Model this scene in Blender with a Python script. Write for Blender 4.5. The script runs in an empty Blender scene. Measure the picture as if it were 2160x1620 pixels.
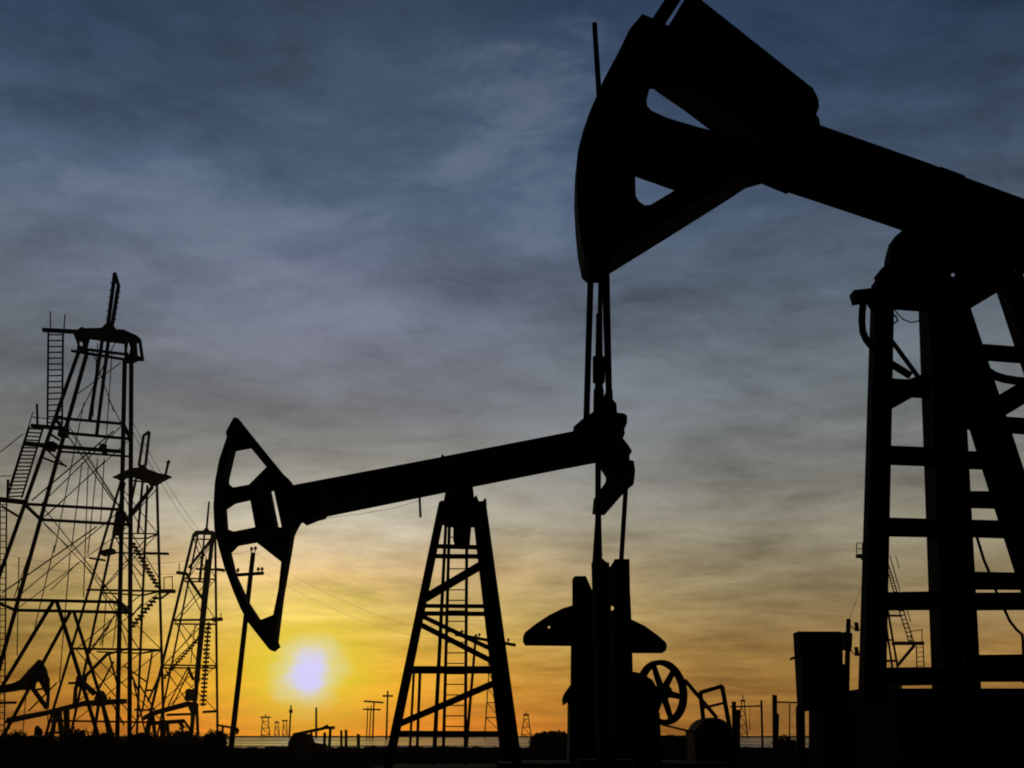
import bpy, bmesh, math, random
from mathutils import Vector, Matrix, geometry, noise

C = bpy.context
SC = C.scene
R = math.radians

# ------------------------------------------------------------------ camera
F = 1900.0                       # focal length in photo pixels (2160 wide)
PITCH = R(21.33)
CAM = Vector((0.0, 0.0, 0.6))
cd = bpy.data.cameras.new("camera")
cam = bpy.data.objects.new("camera", cd)
SC.collection.objects.link(cam)
cam.location = CAM
cam.rotation_euler = (R(90) + PITCH, 0, 0)
cd.sensor_width = 36.0
cd.lens = F / 2160 * 36.0
cd.clip_start = 0.05
cd.clip_end = 40000
SC.camera = cam
SC.render.resolution_x, SC.render.resolution_y = 1024, 768
SC.view_settings.view_transform = 'Standard'
SC.view_settings.look = 'None'
SC.view_settings.exposure = 0.0
SC.view_settings.gamma = 1.0
SC.render.engine = 'CYCLES'
SC.cycles.use_denoising = True
SC.cycles.max_bounces = 4
SC.cycles.filter_width = 1.9

cP, sP = math.cos(PITCH), math.sin(PITCH)


def ray(px, py):
    xv, yv = (px - 1080) / F, (810 - py) / F
    return Vector((xv, cP - yv * sP, sP + yv * cP))


def at(px, py, Y):
    """the point seen at a photo pixel, Y metres in front of the camera"""
    d = ray(px, py)
    return CAM + d * (Y / d.y)


def size(w, px, py, Y):
    """w photo pixels at that distance, in metres"""
    return w * (Y / ray(px, py).y) / F


def gy(Y):
    """row where level ground shows at distance Y"""
    return 1552 + 2190 * 0.6 / Y


# ------------------------------------------------------------------ world
SUN_DIR = ray(648, 1420).normalized()
sun_el = math.asin(SUN_DIR.z)
sun_az = math.atan2(SUN_DIR.x, SUN_DIR.y)          # from +Y towards +X


def lin(c):
    return tuple(((v / 255) / 12.92 if v / 255 <= 0.04045 else ((v / 255 + 0.055) / 1.055) ** 2.4) for v in c)


world = bpy.data.worlds.new("World")
SC.world = world
world.use_nodes = True
NT = world.node_tree
NT.nodes.clear()


class N:
    """small helper to write shader maths"""
    def __init__(self, tree):
        self.t = tree

    def new(self, kind, **kw):
        n = self.t.nodes.new(kind)
        for k, v in kw.items():
            setattr(n, k, v)
        return n

    def put(self, sock, v):
        if hasattr(v, 'is_linked') or isinstance(v, bpy.types.NodeSocket):
            self.t.links.new(v, sock)
        else:
            sock.default_value = v

    def m(self, op, a, b=0.0, c=0.0, clamp=False):
        n = self.new('ShaderNodeMath', operation=op, use_clamp=clamp)
        self.put(n.inputs[0], a)
        self.put(n.inputs[1], b)
        if op in ('MULTIPLY_ADD', 'SMOOTH_MIN'):
            self.put(n.inputs[2], c)
        return n.outputs[0]

    def dot(self, v, vec):
        n = self.new('ShaderNodeVectorMath', operation='DOT_PRODUCT')
        self.put(n.inputs[0], v)
        n.inputs[1].default_value = vec
        return n.outputs['Value']

    def vscale(self, v, s):
        n = self.new('ShaderNodeVectorMath', operation='SCALE')
        self.put(n.inputs[0], v)
        self.put(n.inputs['Scale'], s)
        return n.outputs[0]

    def vadd(self, v, w):
        n = self.new('ShaderNodeVectorMath', operation='ADD')
        self.put(n.inputs[0], v)
        self.put(n.inputs[1], w)
        return n.outputs[0]

    def comb(self, x, y, z):
        n = self.new('ShaderNodeCombineXYZ')
        for i, v in enumerate((x, y, z)):
            self.put(n.inputs[i], v)
        return n.outputs[0]

    def noise(self, vec, scale, detail=6, rough=0.55, dist=0.0):
        n = self.new('ShaderNodeTexNoise')
        self.put(n.inputs['Vector'], vec)
        n.inputs['Scale'].default_value = scale
        n.inputs['Detail'].default_value = detail
        n.inputs['Roughness'].default_value = rough
        n.inputs['Distortion'].default_value = dist
        return n.outputs['Fac']

    def ramp(self, fac, stops, interp='LINEAR'):
        n = self.new('ShaderNodeValToRGB')
        cr = n.color_ramp
        cr.interpolation = interp
        while len(cr.elements) < len(stops):
            cr.elements.new(0.5)
        for e, (p, c) in zip(cr.elements, sorted(stops)):
            e.position = p
            e.color = (*c, 1)
        self.put(n.inputs[0], fac)
        return n.outputs[0]

    def mix(self, f, a, b, mode='MIX'):
        n = self.new('ShaderNodeMix', data_type='RGBA', blend_type=mode)
        self.put(n.inputs[0], f)
        self.put(n.inputs[6], a)
        self.put(n.inputs[7], b)
        return n.outputs[2]

    def maprange(self, v, a, b, c, d, smooth=True):
        n = self.new('ShaderNodeMapRange')
        n.interpolation_type = 'SMOOTHSTEP' if smooth else 'LINEAR'
        for i, x in enumerate((v, a, b, c, d)):
            self.put(n.inputs[i], x)
        return n.outputs[0]


w = N(NT)
tc = w.new('ShaderNodeTexCoord')
D = tc.outputs['Generated']
sep = w.new('ShaderNodeSeparateXYZ')
NT.links.new(D, sep.inputs[0])
dx, dy, dz = sep.outputs
zc = w.m('MAXIMUM', dz, 0.0)
# cloud sheet: directions laid out on a level sheet overhead
inv = w.m('DIVIDE', 1.0, w.m('ADD', zc, 0.16))
sheet = w.comb(w.m('MULTIPLY', dx, inv), w.m('MULTIPLY', dy, inv), 0.0)
wq = w.new('ShaderNodeTexNoise')
NT.links.new(sheet, wq.inputs['Vector'])
wq.inputs['Scale'].default_value = 1.3
wq.inputs['Detail'].default_value = 4
wqs = w.new('ShaderNodeVectorMath', operation='SUBTRACT')
NT.links.new(wq.outputs['Color'], wqs.inputs[0])
wqs.inputs[1].default_value = (0.5, 0.5, 0.5)
q = w.vadd(sheet, w.vscale(wqs.outputs[0], 0.32))


def mapped(vec, rot, sc):
    mp = w.new('ShaderNodeMapping')
    mp.inputs['Rotation'].default_value = (0, 0, R(rot))
    mp.inputs['Scale'].default_value = (*sc, 1)
    NT.links.new(vec, mp.inputs['Vector'])
    return mp.outputs[0]


broad = w.noise(q, 0.8, 4, 0.5)
mid_n = w.noise(mapped(q, -32, (0.9, 1.6)), 1.8, 10, 0.62, 0.2)
fine_n = w.noise(mapped(w.vadd(q, (1.7, 9.4, 0)), 20, (0.8, 1.3)), 6.5, 9, 0.68, 0.2)
warp = w.noise(w.vscale(D, 1.0), 5.0, 5, 0.6)
# gradient by height, bent a little by the clouds
zz = w.m('ADD', dz, w.m('MULTIPLY', w.m('SUBTRACT', mid_n, 0.5), 0.05))
zf = w.m('DIVIDE', zz, 0.75)


def zpos(py, px=1080):
    return max(0.0, ray(px, py).normalized().z / 0.75)


off = w.ramp(zf, [(zpos(y), lin(c)) for y, c in (
    (1552, (140, 94, 38)), (1480, (146, 103, 46)), (1380, (150, 116, 64)), (1260, (140, 124, 90)), (1150, (138, 131, 110)),
    (1000, (126, 127, 124)), (850, (106, 113, 118)), (700, (94, 105, 118)), (450, (76, 93, 116)), (200, (53, 71, 97)), (0, (42, 58, 84)))])
near = w.ramp(zf, [(zpos(y, 700), lin(c)) for y, c in (
    (1552, (250, 134, 14)), (1500, (242, 146, 24)), (1440, (232, 164, 42)), (1360, (224, 180, 74)), (1290, (226, 194, 108)), (1210, (220, 186, 128)),
    (1150, (204, 184, 148)), (1100, (200, 193, 172)), (1040, (168, 164, 152)), (960, (134, 134, 130)), (860, (104, 106, 110)), (650, (108, 114, 134)), (400, (76, 92, 113)), (200, (68, 84, 104)), (0, (58, 73, 93)))])
# how near the sun's compass direction
hor = w.m('POWER', w.m('ADD', w.m('ADD', w.m('MULTIPLY', dx, dx), w.m('MULTIPLY', dy, dy)), 1e-5), 0.5)
caz = w.m('DIVIDE', w.dot(D, (math.sin(sun_az), math.cos(sun_az), 0)), hor, clamp=True)
az = w.m('ARCCOSINE', w.m('MINIMUM', caz, 0.99999))
g_az = w.m('EXPONENT', w.m('MULTIPLY', w.m('POWER', w.m('DIVIDE', az, R(15)), 2.0), -1.0))
col = w.mix(g_az, off, near)

# broad light and dark fields of the cloud deck, bent by noise
bent = w.new('ShaderNodeVectorMath', operation='ADD')
NT.links.new(D, bent.inputs[0])
wn = w.new('ShaderNodeTexNoise')
NT.links.new(D, wn.inputs['Vector'])
wn.inputs['Scale'].default_value = 3.0
wn.inputs['Detail'].default_value = 5
wv = w.new('ShaderNodeVectorMath', operation='SUBTRACT')
NT.links.new(wn.outputs['Color'], wv.inputs[0])
wv.inputs[1].default_value = (0.5, 0.5, 0.5)
NT.links.new(w.vscale(wv.outputs[0], 0.35), bent.inputs[1])
bn = w.new('ShaderNodeVectorMath', operation='NORMALIZE')
NT.links.new(bent.outputs[0], bn.inputs[0])
B = bn.outputs[0]
field = None
for px, py, rad, gain in ((700, 640, 7.5, 0.30), (1120, 330, 4.5, 0.32), (300, 560, 5, 0.10), (1120, 740, 5, 0.10), (250, 460, 6, 0.10), (620, 90, 9, -0.14),
                          (1110, 200, 3.5, -0.18), (180, 720, 4.5, -0.16), (640, 870, 7, -0.14), (1000, 860, 5, -0.10), (1020, 460, 4.5, -0.16),
                          (820, 290, 5, -0.08), (2050, 120, 9, -0.36), (1900, 330, 5, -0.15), (1560, 500, 6, -0.14), (60, 30, 7, -0.12), (1420, 620, 5, 0.06), (60, 120, 6, -0.06), (760, 1085, 4, 0.10), (1130, 1060, 5, 0.12),
                          (110, 1130, 4, -0.10), (1700, 900, 5, -0.06), (1460, 900, 4, -0.10), (1600, 1190, 5, -0.05), (140, 1500, 7, -0.42), (60, 1300, 6, -0.12),
                          (770, 1138, 1.5, -0.22), (850, 1150, 1.5, -0.22), (930, 1172, 1.7, -0.20), (1110, 1190, 1.8, -0.12), (700, 1110, 1.6, 0.14), (1080, 1110, 2, 0.16), (1300, 1190, 2, 0.14), (1440, 1150, 2.2, 0.12), (1560, 1180, 1.6, -0.10), (1620, 1060, 2.5, 0.08)):
    v = ray(px, py).normalized()
    a = w.m('ARCCOSINE', w.m('MINIMUM', w.dot(B, v), 0.999999))
    e = w.m('MULTIPLY', w.m('EXPONENT', w.m('MULTIPLY', w.m('POWER', w.m('DIVIDE', a, R(rad)), 2.0), -1.0)), gain)
    field = e if field is None else w.m('ADD', field, e)
cl = w.m('ADD', w.m('MULTIPLY', w.m('SUBTRACT', broad, 0.5), 1.2), w.m('MULTIPLY', w.m('SUBTRACT', mid_n, 0.5), 1.5))
cl = w.m('ADD', cl, w.m('MULTIPLY', w.m('SUBTRACT', fine_n, 0.5), 0.8))
wis = w.new('ShaderNodeMapping')
wis.inputs['Rotation'].default_value = (0, R(28), 0)
wis.inputs['Scale'].default_value = (2.6, 2.6, 13)
NT.links.new(B, wis.inputs['Vector'])
wisp = w.noise(wis.outputs[0], 1.0, 9, 0.62, 0.4)
cl = w.m('ADD', cl, w.m('MULTIPLY', w.m('MULTIPLY', w.m('SUBTRACT', wisp, 0.5), 1.0), w.maprange(dz, 0.16, 0.4, 0.15, 1.0)))
amp = w.m('ADD', cl, field)
bright = w.m('MAXIMUM', w.m('ADD', 1.0, w.m('MULTIPLY', amp, 1.0)), 0.35)
col = w.vscale(col, bright)
# thick cloud is greyer, thin cloud lets the blue through
grey = w.maprange(amp, 0.05, 0.45, 0.0, 0.35)
high = w.maprange(dz, 0.2, 0.4, 0.0, 1.0)
col = w.mix(w.m('MULTIPLY', grey, high), col, (*lin((116, 122, 134)), 1))

# clear-sky light behind the clouds
sky = w.new('ShaderNodeTexSky')
sky.sky_type = 'NISHITA'
sky.sun_disc = False
sky.sun_elevation = sun_el
sky.sun_rotation = sun_az
sky.air_density = 1.0
sky.dust_density = 2.0
skyc = w.vscale(sky.outputs[0], 0.002)
col = w.vadd(col, skyc)
# glow of the sun through the veil
cs = w.m('MINIMUM', w.dot(D, SUN_DIR), 0.999999)
ang = w.m('ARCCOSINE', cs)
dzs = w.m('SUBTRACT', dz, SUN_DIR.z)
dzs = w.m('MULTIPLY', dzs, w.maprange(dzs, -0.02, 0.02, 1.75, 1.3))
el = w.m('POWER', w.m('ADD', w.m('POWER', az, 2.0), w.m('POWER', dzs, 2.0)), 0.5)
el = w.m('ADD', el, w.m('MULTIPLY', w.m('SUBTRACT', mid_n, 0.5), 0.05))
warm = w.m('EXPONENT', w.m('MULTIPLY', w.m('POWER', w.m('DIVIDE', el, R(7.5)), 2.0), -1.0))
low = w.maprange(dz, 0.0, 0.14, 1.0, 0.0)
col = w.mix(w.m('MULTIPLY', w.m('MULTIPLY', warm, low), 0.75), col, (*lin((238, 152, 24)), 1))
halo = w.m('EXPONENT', w.m('MULTIPLY', w.m('POWER', w.m('DIVIDE', el, R(4.3)), 2.0), -1.0))
col = w.mix(w.m('MULTIPLY', halo, 0.95), col, (*lin((232, 217, 50)), 1))
cn = w.noise(w.vscale(D, 1.0), 42.0, 3, 0.5)
cn2 = w.new('ShaderNodeMapping')
cn2.inputs['Scale'].default_value = (14, 14, 75)
NT.links.new(D, cn2.inputs['Vector'])
cn3 = w.noise(cn2.outputs[0], 1.0, 4, 0.6)
edge = w.m('ADD', ang, w.m('MULTIPLY', w.m('SUBTRACT', cn, 0.5), R(0.9)))
edge = w.m('ADD', edge, w.m('MULTIPLY', w.m('SUBTRACT', cn3, 0.5), R(1.5)))
pale = w.maprange(edge, R(2.7), R(0.7), 0.0, 0.75)
col = w.mix(pale, col, (*lin((226, 222, 190)), 1))
core = w.maprange(edge, R(1.5), R(0.5), 0.0, 1.0)
col = w.mix(core, col, (*lin((217, 212, 259)), 1))
# the sky away from the sunset is darker
back = w.maprange(dy, -0.35, 0.55, 0.06, 1.0)
col = w.vscale(col, back)
bg = w.new('ShaderNodeBackground')
NT.links.new(col, bg.inputs[0])
bg.inputs[1].default_value = 1.0
wo = w.new('ShaderNodeOutputWorld')
NT.links.new(bg.outputs[0], wo.inputs[0])

# ------------------------------------------------------------------ sun
sl = bpy.data.lights.new("sun", 'SUN')
sl.energy = 0.02
sl.angle = R(0.6)
sl.color = (1.0, 0.72, 0.38)
so = bpy.data.objects.new("sun", sl)
SC.collection.objects.link(so)
so.rotation_euler = (-SUN_DIR).to_track_quat('-Z', 'Y').to_euler()
so.location = (0, 0, 60)


# ------------------------------------------------------------------ materials
def material(name, c1, c2, scale=6.0, rough=0.85, spec=0.08, bump=0.15, detail=6):
    m = bpy.data.materials.new(name)
    m.use_nodes = True
    t = m.node_tree
    n = N(t)
    p = t.nodes['Principled BSDF']
    tcn = n.new('ShaderNodeTexCoord')
    f = n.noise(tcn.outputs['Object'], scale, detail, 0.6)
    t.links.new(n.ramp(f, [(0.35, c1), (0.68, c2)]), p.inputs['Base Color'])
    p.inputs['Roughness'].default_value = rough
    p.inputs['Specular IOR Level'].default_value = spec
    if bump:
        b = n.new('ShaderNodeBump')
        b.inputs['Strength'].default_value = bump
        b.inputs['Distance'].default_value = 0.02
        t.links.new(n.noise(tcn.outputs['Object'], scale * 6, 4, 0.6), b.inputs['Height'])
        t.links.new(b.outputs[0], p.inputs['Normal'])
    return m


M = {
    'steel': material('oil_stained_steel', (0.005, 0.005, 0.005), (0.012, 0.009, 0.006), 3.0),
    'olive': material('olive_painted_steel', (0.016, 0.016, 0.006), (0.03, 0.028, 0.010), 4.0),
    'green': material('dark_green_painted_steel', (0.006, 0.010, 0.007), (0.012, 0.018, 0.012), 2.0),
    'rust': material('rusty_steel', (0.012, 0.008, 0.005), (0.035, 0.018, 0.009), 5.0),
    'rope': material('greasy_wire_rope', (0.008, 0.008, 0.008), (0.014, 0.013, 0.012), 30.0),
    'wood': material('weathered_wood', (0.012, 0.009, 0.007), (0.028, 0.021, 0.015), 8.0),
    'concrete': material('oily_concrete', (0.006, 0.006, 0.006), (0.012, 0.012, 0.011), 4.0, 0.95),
    'porcelain': material('brown_porcelain', (0.012, 0.008, 0.006), (0.02, 0.013, 0.010), 10.0, 0.4, 0.2, 0),
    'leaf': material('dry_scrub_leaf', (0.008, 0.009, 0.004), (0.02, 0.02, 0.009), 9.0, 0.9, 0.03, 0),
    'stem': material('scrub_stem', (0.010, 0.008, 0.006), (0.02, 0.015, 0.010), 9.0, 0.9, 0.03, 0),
    'soil': material('oil_soaked_soil', (0.005, 0.005, 0.004), (0.012, 0.010, 0.008), 0.6, 1.0, 0.0, 0.4, 10),
}
wm = bpy.data.materials.new('lagoon_water')
wm.use_nodes = True
wt = N(wm.node_tree)
pb = wm.node_tree.nodes['Principled BSDF']
pb.inputs['Base Color'].default_value = (0.02, 0.024, 0.026, 1)
pb.inputs['Roughness'].default_value = 0.26
pb.inputs['IOR'].default_value = 1.33
wtc = wt.new('ShaderNodeTexCoord')
wmp = wt.new('ShaderNodeMapping')
wmp.inputs['Scale'].default_value = (0.5, 1.2, 1)
wm.node_tree.links.new(wtc.outputs['Object'], wmp.inputs['Vector'])
wm2 = wt.new('ShaderNodeMapping')
wm2.inputs['Scale'].default_value = (0.03, 0.10, 1)
wm.node_tree.links.new(wtc.outputs['Object'], wm2.inputs['Vector'])
wm.node_tree.links.new(wt.maprange(wt.noise(wm2.outputs[0], 1.0, 5, 0.6), 0.38, 0.62, 0.12, 0.5), pb.inputs['Roughness'])
wb = wt.new('ShaderNodeBump')
wb.inputs['Strength'].default_value = 0.9
wb.inputs['Distance'].default_value = 0.08
wm.node_tree.links.new(wt.noise(wmp.outputs[0], 0.7, 5, 0.6), wb.inputs['Height'])
wm.node_tree.links.new(wb.outputs[0], pb.inputs['Normal'])
M['water'] = wm


# ------------------------------------------------------------------ mesh helpers
def tag(o, label=None, cat=None, group=None, kind=None):
    if label:
        o['label'] = label
    if cat:
        o['category'] = cat
    if group:
        o['group'] = group
    if kind:
        o['kind'] = kind
    return o


class MB:
    """collects shapes (world coordinates) and links them as one mesh"""
    def __init__(self):
        self.v, self.f = [], []

    def add(self, v, f):
        k = len(self.v)
        self.v += v
        self.f += [tuple(i + k for i in q) for q in f]
        return self

    def prism_between(self, a, b, ra, rb, n=4, flat=1.0, roll=0.0):
        a, b = Vector(a), Vector(b)
        d = (b - a)
        if d.length < 1e-6:
            return self
        d.normalize()
        ref = Vector((0, 1, 0)) if abs(d.y) < 0.95 else Vector((0, 0, 1))
        s = d.cross(ref).normalized()
        u = s.cross(d).normalized()
        v = []
        for p, r in ((a, ra), (b, rb)):
            for k in range(n):
                if n == 4:
                    cx, cy = ((1, 1), (-1, 1), (-1, -1), (1, -1))[k]
                else:
                    t = 2 * math.pi * (k + 0.5) / n + roll
                    cx, cy = math.cos(t), math.sin(t)
                v.append(p + s * (r * cx) + u * (r * cy * flat))
        f = [tuple(range(n))[::-1], tuple(range(n, 2 * n))]
        for k in range(n):
            j = (k + 1) % n
            f.append((k, j, n + j, n + k))
        return self.add(v, f)

    def bar(self, p0, p1, w0, Y0, Y1=None, w1=None, n=4, flat=1.0):
        """a bar between two photo points at their own distances; widths in photo pixels"""
        Y1 = Y0 if Y1 is None else Y1
        w1 = w0 if w1 is None else w1
        return self.prism_between(at(*p0, Y0), at(*p1, Y1), size(w0, *p0, Y0) / 2, size(w1, *p1, Y1) / 2, n, flat)

    def tube(self, pts, r, n=6):
        """a smooth hose or wire through world points"""
        pts = [Vector(p) for p in pts]
        m = len(pts)
        rs = r if isinstance(r, (list, tuple)) else [r] * m
        v, f = [], []
        ref = Vector((0, 1, 0))
        for i, p in enumerate(pts):
            d = (pts[min(i + 1, m - 1)] - pts[max(i - 1, 0)]).normalized()
            q = ref if abs(d.dot(ref)) < 0.95 else Vector((0, 0, 1))
            s = d.cross(q).normalized()
            u = s.cross(d)
            for k in range(n):
                t = 2 * math.pi * k / n
                v.append(p + s * (rs[i] * math.cos(t)) + u * (rs[i] * math.sin(t)))
        for i in range(m - 1):
            for k in range(n):
                j = (k + 1) % n
                f.append((i * n + k, i * n + j, (i + 1) * n + j, (i + 1) * n + k))
        f.append(tuple(range(n))[::-1])
        f.append(tuple((m - 1) * n + k for k in range(n)))
        return self.add(v, f)

    def pxtube(self, pts, wpx, Y, Y1=None, n=6):
        Y1 = Y if Y1 is None else Y1
        m = len(pts) - 1
        w = []
        for i, p in enumerate(pts):
            w.append(at(*p, Y + (Y1 - Y) * i / m))
        return self.tube(w, size(wpx, *pts[0], (Y + Y1) / 2) / 2, n)

    def box(self, c, s, rz=0.0):
        c = Vector(c)
        m = Matrix.Rotation(rz, 3, 'Z')
        v = [c + m @ Vector((x * s[0] / 2, y * s[1] / 2, z * s[2] / 2)) for z in (-1, 1) for y in (-1, 1) for x in (-1, 1)]
        return self.add(v, [(0, 2, 3, 1), (4, 5, 7, 6), (0, 1, 5, 4), (2, 6, 7, 3), (0, 4, 6, 2), (1, 3, 7, 5)])

    def build(self, name, mat, parent=None):
        loc = parent_loc(parent)
        me = bpy.data.meshes.new(name)
        me.from_pydata([tuple(Vector(p) - loc) for p in self.v], [], self.f)
        bm = bmesh.new()
        bm.from_mesh(me)
        bmesh.ops.recalc_face_normals(bm, faces=bm.faces)
        bm.to_mesh(me)
        bm.free()
        me.materials.append(M[mat] if isinstance(mat, str) else mat)
        o = bpy.data.objects.new(name, me)
        SC.collection.objects.link(o)
        if parent:
            o.parent = parent
        return o


def parent_loc(p):
    v = Vector((0, 0, 0))
    while p:
        v = v + p.location
        p = p.parent
    return v


def empty(name, loc, label, cat, group=None):
    o = bpy.data.objects.new(name, None)
    SC.collection.objects.link(o)
    o.location = loc
    o.empty_display_size = 0.3
    return tag(o, label, cat, group)


VPX = (1080.0, 1552.0)           # where the depth direction vanishes


def plate(outline, Y, th, holes=()):
    """a plate th metres thick around distance Y whose OUTLINE AS SEEN, thickness included, is the given one"""
    def loop(pts, hole):
        n = len(pts)
        A = sum(pts[i][0] * pts[(i + 1) % n][1] - pts[(i + 1) % n][0] * pts[i][1] for i in range(n))
        sg = (1 if A > 0 else -1) * (-1 if hole else 1)
        ed = []
        for i in range(n):
            (x0, y0), (x1, y1) = pts[i], pts[(i + 1) % n]
            nx, ny = (y1 - y0) * sg, -(x1 - x0) * sg
            s = nx * ((x0 + x1) / 2 - VPX[0]) + ny * ((y0 + y1) / 2 - VPX[1])
            Ye = Y - th / 2 if s > 0 else Y + th / 2
            a, b = at(x0, y0, Ye), at(x1, y1, Ye)
            ed.append((Vector((a.x, a.z)), Vector((b.x, b.z))))
        out = []
        for i in range(n):
            p, q = ed[i - 1][1], ed[i][0]
            if (p - q).length < 1e-6:
                out.append(p)
                continue
            mid = (p + q) / 2
            d0 = (ed[i - 1][1] - ed[i - 1][0]).normalized()
            d1 = (ed[i][1] - ed[i][0]).normalized()
            cr = d0.x * d1.y - d0.y * d1.x
            pt = mid
            if abs(cr) > 0.2:
                t = ((q - p).x * d1.y - (q - p).y * d1.x) / cr
                x = p + d0 * t
                if (x - mid).length < 2.5 * (p - q).length:
                    pt = x
            out.append(pt)
        return out
    loops = [loop(outline, False)] + [loop(h, True) for h in holes]
    flat = [p for l in loops for p in l]
    tris = geometry.tessellate_polygon([[Vector((p.x, p.y, 0)) for p in l] for l in loops])
    n = len(flat)
    v = [Vector((p.x, Y - th / 2, p.y)) for p in flat] + [Vector((p.x, Y + th / 2, p.y)) for p in flat]
    f = [tuple(t) for t in tris] + [tuple(i + n for i in reversed(t)) for t in tris]
    k = 0
    for l in loops:
        for i in range(len(l)):
            a, b = k + i, k + (i + 1) % len(l)
            f.append((a, b, b + n, a + n))
        k += len(l)
    return MB().add(v, f)


def circle_px(cx, cy, r, n=10):
    return [(cx + r * math.cos(2 * math.pi * i / n), cy + r * math.sin(2 * math.pi * i / n)) for i in range(n)]


def lerp2(a, b, t):
    return (a[0] + (b[0] - a[0]) * t, a[1] + (b[1] - a[1]) * t)


def ladder(a0, a1, b0, b1, n, Y0, Y1, wr=3.5, wg=3.0):
    """two rails and n rungs as one mesh, ends given as photo points"""
    m = MB().bar(a0, a1, wr, Y0, Y1, n=6).bar(b0, b1, wr, Y0, Y1, n=6)
    for i in range(n):
        t = (i + 0.5) / n
        Y = Y0 + (Y1 - Y0) * t
        m.bar(lerp2(a0, a1, t), lerp2(b0, b1, t), wg, Y, n=6)
    return m


def stair(a, b, n, Y, w=5.0, tread=9.0):
    """a steep stair seen from the side: two thin stringers and n treads"""
    m = MB()
    for dY in (-0.35, 0.35):
        m.bar(a, b, w * 0.4, Y + dY, n=4)
    for i in range(n):
        t = (i + 0.5) / n
        p = at(*lerp2(a, b, t), Y)
        s = size(1, *a, Y)
        m.box(p, (tread * s, 0.7, w * 0.55 * s))
    return m


# ------------------------------------------------------------------ ground and water
rnd = random.Random(4)


def sstep(a, b, x):
    t = min(1, max(0, (x - a) / (b - a)))
    return t * t * (3 - 2 * t)


def ground_z(x, y):
    r = math.hypot(x, y)
    a = math.degrees(math.atan2(x, y))
    nz = noise.fractal(Vector((x * 0.12, y * 0.12, 0.3)), 1.0, 2.0, 4)
    z = 0.05 * nz * min(1, r / 6)
    if r > 25:
        j = 2.5 * noise.noise(Vector((a * 0.35, 3.1, 0)))
        wide = noise.noise(Vector((a * 1.3, 0.2, 5.0)))
        lag = (sstep(-16.7, -15.9, a + 0.03 * j) * (1 - sstep(0.6, 1.8, a + 0.1 * j)) + sstep(12.6, 13.4, a) * (1 - sstep(16.5, 17.4, a))) if abs(a) < 60 else 0
        sh = 57 + 4.0 * wide + 3.0 * noise.noise(Vector((a * 5, 1.7, 2)))
        lag *= sstep(sh, sh + 3, r) * (1 - sstep(400, 440, r + 20 * j))
        z += 0.10 * sstep(48, 54, r) * noise.noise(Vector((x * 0.5, y * 0.35, 8.0))) + (0.06 * noise.noise(Vector((x * 1.7, y * 0.9, 2.0))) if r < 70 else 0)
        up = (1 - lag)
        z = z * up - 0.7 * lag
        if abs(a) < 60:
            ber = sstep(34, 42, r) * (1 - sstep(46, 56, r))
            if a > 1.0:
                z += ber * up * (0.58 + 0.10 * wide + 0.10 * nz) * sstep(1.2, 3.0, a) * (1 - sstep(12.2, 13.2, a) * (1 - sstep(16.8, 18, a)))
            elif a < -15.5:
                z += ber * up * (0.24 + 0.14 * wide + 0.14 * nz) * sstep(-15.6, -17, a)
    if r > 420:
        z += sstep(420, 470, r) * (0.32 + 0.35 * noise.noise(Vector((a * 0.9, r * 0.004, 1.0))))
    return z


def make_ground():
    radii = [0.0] + [1.0 * (1350.0 ** (i / 150)) for i in range(151)]
    angs = []
    a = -60.0
    while a < 60.0:
        angs.append(a)
        a += 0.12 if abs(a) < 32 else 0.4
    while a < 300.0:
        angs.append(a)
        a += 6.0
    n = len(angs)
    v = [(0, 0, 0)]
    for r in radii[1:]:
        for g in angs:
            x, y = r * math.sin(R(g)), r * math.cos(R(g))
            v.append((x, y, ground_z(x, y)))
    f = [(0, 1 + (k + 1) % n, 1 + k) for k in range(n)]
    for i in range(len(radii) - 2):
        for k in range(n):
            j = (k + 1) % n
            f.append((1 + i * n + k, 1 + i * n + j, 1 + (i + 1) * n + j, 1 + (i + 1) * n + k))
    return MB().add([Vector(p) for p in v], f)


g = make_ground().build('ground', 'soil')
tag(g, kind='structure')
for p in g.data.polygons:
    p.use_smooth = True
wv_, wf_ = [], []
rr = (50, 480)
for r in rr:
    for k in range(61):
        a = R(-19 + 38 * k / 60)
        wv_.append(Vector((r * math.sin(a), r * math.cos(a), -0.10)))
for k in range(60):
    wf_.append((k, k + 1, 62 + k, 61 + k))
tag(MB().add(wv_, wf_).build('water', 'water'), kind='structure')

# ------------------------------------------------------------------ near pumpjack (right)
YA = 8.0
A = empty('pumpjack', (at(2000, 540, YA).x, YA, 0), 'huge black pumpjack at the right with its horsehead raised into the sky', 'pumpjack', 'pumpjacks of the oil field')
head_out = [(1227, 587), (1238, 597), (1284, 597), (1287, 577), (1400, 507), (1543, 417), (1571, 398), (1606, 388), (1660, 410), (1731, 300), (1730, 264), (1728, 250), (1722, 241), (1728, 226),
            (1726, 208), (1715, 186), (1600, 95), (1480, 0), (1456, -19), (1443, 0), (1410, 54), (1390, 45), (1372, 36), (1355, 29),
            (1328, 61), (1302, 115), (1273, 168), (1258, 203), (1242, 240), (1229, 279), (1221, 310), (1216, 345), (1212, 390), (1211, 440), (1214, 497), (1219, 547)]
hole1 = [(1370, 188), (1379, 188), (1390, 197), (1443, 233), (1497, 274), (1470, 267), (1409, 249), (1374, 233), (1365, 223), (1364, 212)]
hole2 = [(1340, 373), (1374, 385), (1422, 402), (1372, 432), (1360, 433), (1348, 425), (1341, 413)]
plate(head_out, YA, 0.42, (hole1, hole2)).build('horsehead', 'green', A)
MB().bar((1380, 60), (1436, -26), 29, YA - 0.15, w1=27, flat=0.3).build('rope_anchor', 'steel', A)
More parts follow.
